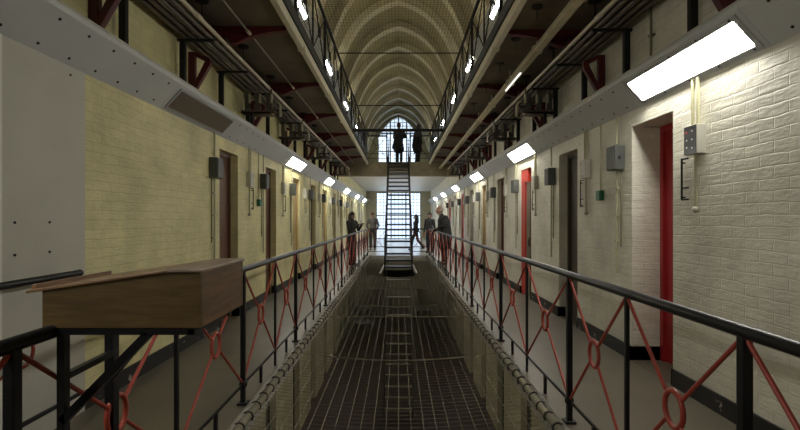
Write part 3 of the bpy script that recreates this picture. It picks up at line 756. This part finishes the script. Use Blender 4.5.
def hand(wr,dirv,side,r=.011):
    """palm, four bent fingers and a thumb"""
    wr=Vector(wr); d=Vector(dirv).normalized(); a=d.cross(Vector((0,0,1)));
    if a.length<.3: a=d.cross(Vector((1,0,0)))
    a.normalize(); n=a.cross(d)
    caps=[(tuple(wr),.024,tuple(wr+d*.05),.03)]
    for k,(off,ln) in enumerate(((-.028,.062),(-.009,.072),(.010,.068),(.027,.052))):
        b0=wr+d*.075+a*off; b1=b0+d*ln*.5-n*.006; b2=b1+d*ln*.4-n*.022
        caps+= [(tuple(wr+d*.03+a*off*.7),.014,tuple(b0),.010),(tuple(b0),.010,tuple(b1),.009),(tuple(b1),.009,tuple(b2),.008)]
    t0=wr+d*.02-a*.03*side; t1=t0+d*.035-a*.022*side; t2=t1+d*.03
    caps+=[(tuple(t0),.014,tuple(t1),.011),(tuple(t1),.011,tuple(t2),.009)]
    return caps
def person(label, loc, rz, h, pose, top, legs, hair, haircol, longcoat=False, grp=None, bag=None, phone=False):
    """built facing -y (towards the camera) at 1.75 m, then scaled"""
    P=dict(hipL=(.09,0,.93),hipR=(-.09,0,.93),kneeL=(.10,-.01,.5),kneeR=(-.10,-.01,.5),ankL=(.1,.02,.09),ankR=(-.1,.02,.09),
           shL=(.185,0,1.42),shR=(-.185,0,1.42),elL=(.24,.02,1.14),elR=(-.24,.02,1.14),wrL=(.25,-.06,.9),wrR=(-.25,-.06,.9),
           hx=0,hy=-.01,lean=0)
    P.update(pose)
    head=Vector((P['hx'],P['hy']-P['lean'],1.63)); k=1
    neck=Vector((P['hx']*.5,-P['lean']*.8,1.5)); chest=(0,-P['lean']*.6,1.3)
    caps=[(tuple(head+Vector((0,.012,.02))),.095,(.82,1,1.15)),(tuple(head+Vector((0,-.02,-.05))),.066,(.85,1,1.1)),
          (tuple(head+Vector((0,-.098,-.012))),.016,(.7,1,1.5)),(tuple(head+Vector((0,-.088,-.055))),.02,(1.3,.6,.4)),
          (tuple(head+Vector((.078,.01,-.005))),.022,(.4,.8,1.2)),(tuple(head+Vector((-.078,.01,-.005))),.022,(.4,.8,1.2)),
          (tuple(neck+Vector((0,.01,-.05))),.055,tuple(head+Vector((0,.02,-.06))),.05),
          (chest,.13,(1.15,.8,1.2)),((0,0,1.1),.12,(1.1,.8,1.5)),((0,0,.95),.14,(1.1,.8,.8)),
          (P['shL'],.055,P['shR'],.055)]
    for q in 'LR':
        caps+=limb(P['sh'+q],P['el'+q],P['wr'+q],.05,.038,.024)
        caps+=limb(P['hip'+q],P['knee'+q],P['ank'+q],.08,.052,.036)
        d=Vector(P['wr'+q])-Vector(P['el'+q]); caps+=hand(P['wr'+q],d,1 if q=='L' else -1)
        a=P['ank'+q]; caps+=[(a,.036,(a[0],a[1]-.1,a[2]-.05),.03)]
    o=blob('person',caps,SKIN,None,.009,loc,rz); tag(o,label,'person',grp)
    sc=h/1.755; o.scale=(sc,sc,sc)
    tc=[(chest,.15,(1.15,.82,1.25)),((0,0,1.1),.145,(1.1,.85,1.6)),(P['shL'],.068,P['shR'],.068),(tuple(neck),.07,(0,-P['lean']*.6,1.4),.09)]
    for q in 'LR': tc+=limb(P['sh'+q],P['el'+q],P['wr'+q],.066,.052,.038)
    if longcoat:
        tc+=[((.0,.01,1.22),.2,(1.15,.95,1.35)),((0,.01,1.2),.2,(.04,.03,.8),.22),((.04,.02,.98),.19,(.17,.02,.72),.14),((0,.0,1.05),.15,(0,.03,.62),.2),((.06,0,.95),.12,(.09,.0,.6),.15),((-.06,0,.95),.12,(-.09,0,.6),.15)]
    else: tc+=[((0,0,.98),.15,(1.1,.85,.7))]
    blob('jacket',tc,top,o,.013)
    lc=[((0,0,.94),.148,(1.1,.82,.75))]
    for q in 'LR': lc+=limb(P['hip'+q],P['knee'+q],P['ank'+q],.092,.066,.055)
    blob('trousers',lc,legs,o,.013)
    sh=[]
    for q in 'LR':
        a=P['ank'+q]; sh+=[((a[0],a[1]+.02,a[2]-.03),.046,(a[0],a[1]-.13,a[2]-.055),.035)]
    blob('shoes',sh,cloth('shoe',(.01,.01,.012),.5),o,.012)
    hc=[(tuple(head+Vector((0,.018,.055))),.1,(.9,1.05,.98)),(tuple(head+Vector((0,.05,.0))),.088,(.95,.9,1.1))]
    if hair=='long':
        hc+=[(tuple(head+Vector((0,.06,0))),.09,tuple(head+Vector((0,.09,-.25))),.07),(tuple(head+Vector((.06,.03,0))),.04,tuple(head+Vector((.08,.04,-.2))),.035),(tuple(head+Vector((-.06,.03,0))),.04,tuple(head+Vector((-.08,.04,-.2))),.035)]
    if hair=='thin': hc=[(tuple(head+Vector((0,.045,.01))),.097,(.95,.95,.95))]
    blob('hair',hc,cloth('hair%g'%haircol[0],haircol,.6),o,.011)
    return o
black=cloth('black',(.008,.008,.009)); dark=cloth('charcoal',(.03,.03,.033)); olive=cloth('olive',(.022,.022,.018)); jeans=cloth('navy',(.02,.025,.045))
grey=cloth('greyshirt',(.09,.085,.075))
HD=(.015,.01,.008); HB=(.08,.04,.02); HG=(.16,.14,.12)
phonepose=dict(elL=(.24,-.08,1.16),wrL=(.1,-.34,1.34),elR=(-.22,-.06,1.15),wrR=(-.06,-.33,1.33))
w=person('person in a dark top with dark hair holding up a phone on the left walkway',(-1.52,15.2,0),math.radians(55),1.74,phonepose,olive,dark,'long',HD)
ph=thing('mobile_phone',(-1.22,15.02,1.36),'small dark phone held up by the person on the left walkway','phone')
part(ph,'case',MB().box((-1.225,14.99,1.33),(-1.213,15.06,1.46)),M['screen'])
person('person in a dark open jacket and grey shirt beyond the left railing, facing the camera',(-1.25,22.6,0),0,1.82,dict(elL=(.27,.03,1.15),wrL=(.2,-.1,.98),elR=(-.27,.03,1.15),wrR=(-.2,-.1,.98)),grey,dark,'short',HB)
person('dark haired person in black striding past the bright far window',(.84,22.4,0),math.radians(-100),1.72,dict(kneeL=(.09,-.16,.52),ankL=(.09,-.22,.1),kneeR=(-.09,.08,.5),ankR=(-.09,.36,.16),wrL=(.2,-.2,.95),wrR=(-.24,.12,.92)),black,black,'long',HD)
person('person in a dark short sleeved top standing behind the man in the long coat',(1.38,20.6,0),math.radians(-35),1.80,dict(),dark,jeans,'short',HD)
person('balding man in a long black coat leaning by the right railing',(1.50,15.4,0),math.radians(-75),1.93,dict(lean=.1,hy=-.05,elL=(.25,-.1,1.16),wrL=(.2,-.25,1.12),wrR=(-.2,-.25,1.02)),black,black,'thin',HG,longcoat=True)
person('person in a flared dark coat on the upper landing, left of the two',(.02,19.9,H),math.radians(160),1.74,dict(elL=(.27,-.1,1.14),wrL=(.14,-.24,1.16),elR=(-.27,-.1,1.14),wrR=(-.12,-.24,1.14)),black,black,'short',HD,longcoat=True)
person('person in a bulky dark coat on the upper landing, right of the two',(.83,20.0,H),math.radians(120),1.70,dict(lean=.06,elL=(.27,-.12,1.14),wrL=(.2,-.3,1.1)),black,black,'short',HD,longcoat=True)

# ------------------------------------------------------------------ world, camera
w=bpy.data.worlds.new('sky'); S.world=w; w.use_nodes=True
bg=w.node_tree.nodes['Background']; bg.inputs[0].default_value=(.72,.86,1,1); bg.inputs[1].default_value=2.0
cam=bpy.data.cameras.new('camera'); co=bpy.data.objects.new('camera',cam); COL.objects.link(co); S.camera=co
co.location=(0,0,1.513); co.rotation_euler=(math.pi/2,0,0)
cam.sensor_width=36; cam.lens=36*465/800; cam.shift_x=1.5/800; cam.shift_y=4/800; cam.clip_start=.05; cam.clip_end=200
S.view_settings.view_transform='Standard'; S.view_settings.look='None'; S.view_settings.gamma=1; S.view_settings.use_curve_mapping=False
S.view_settings.exposure=0.12
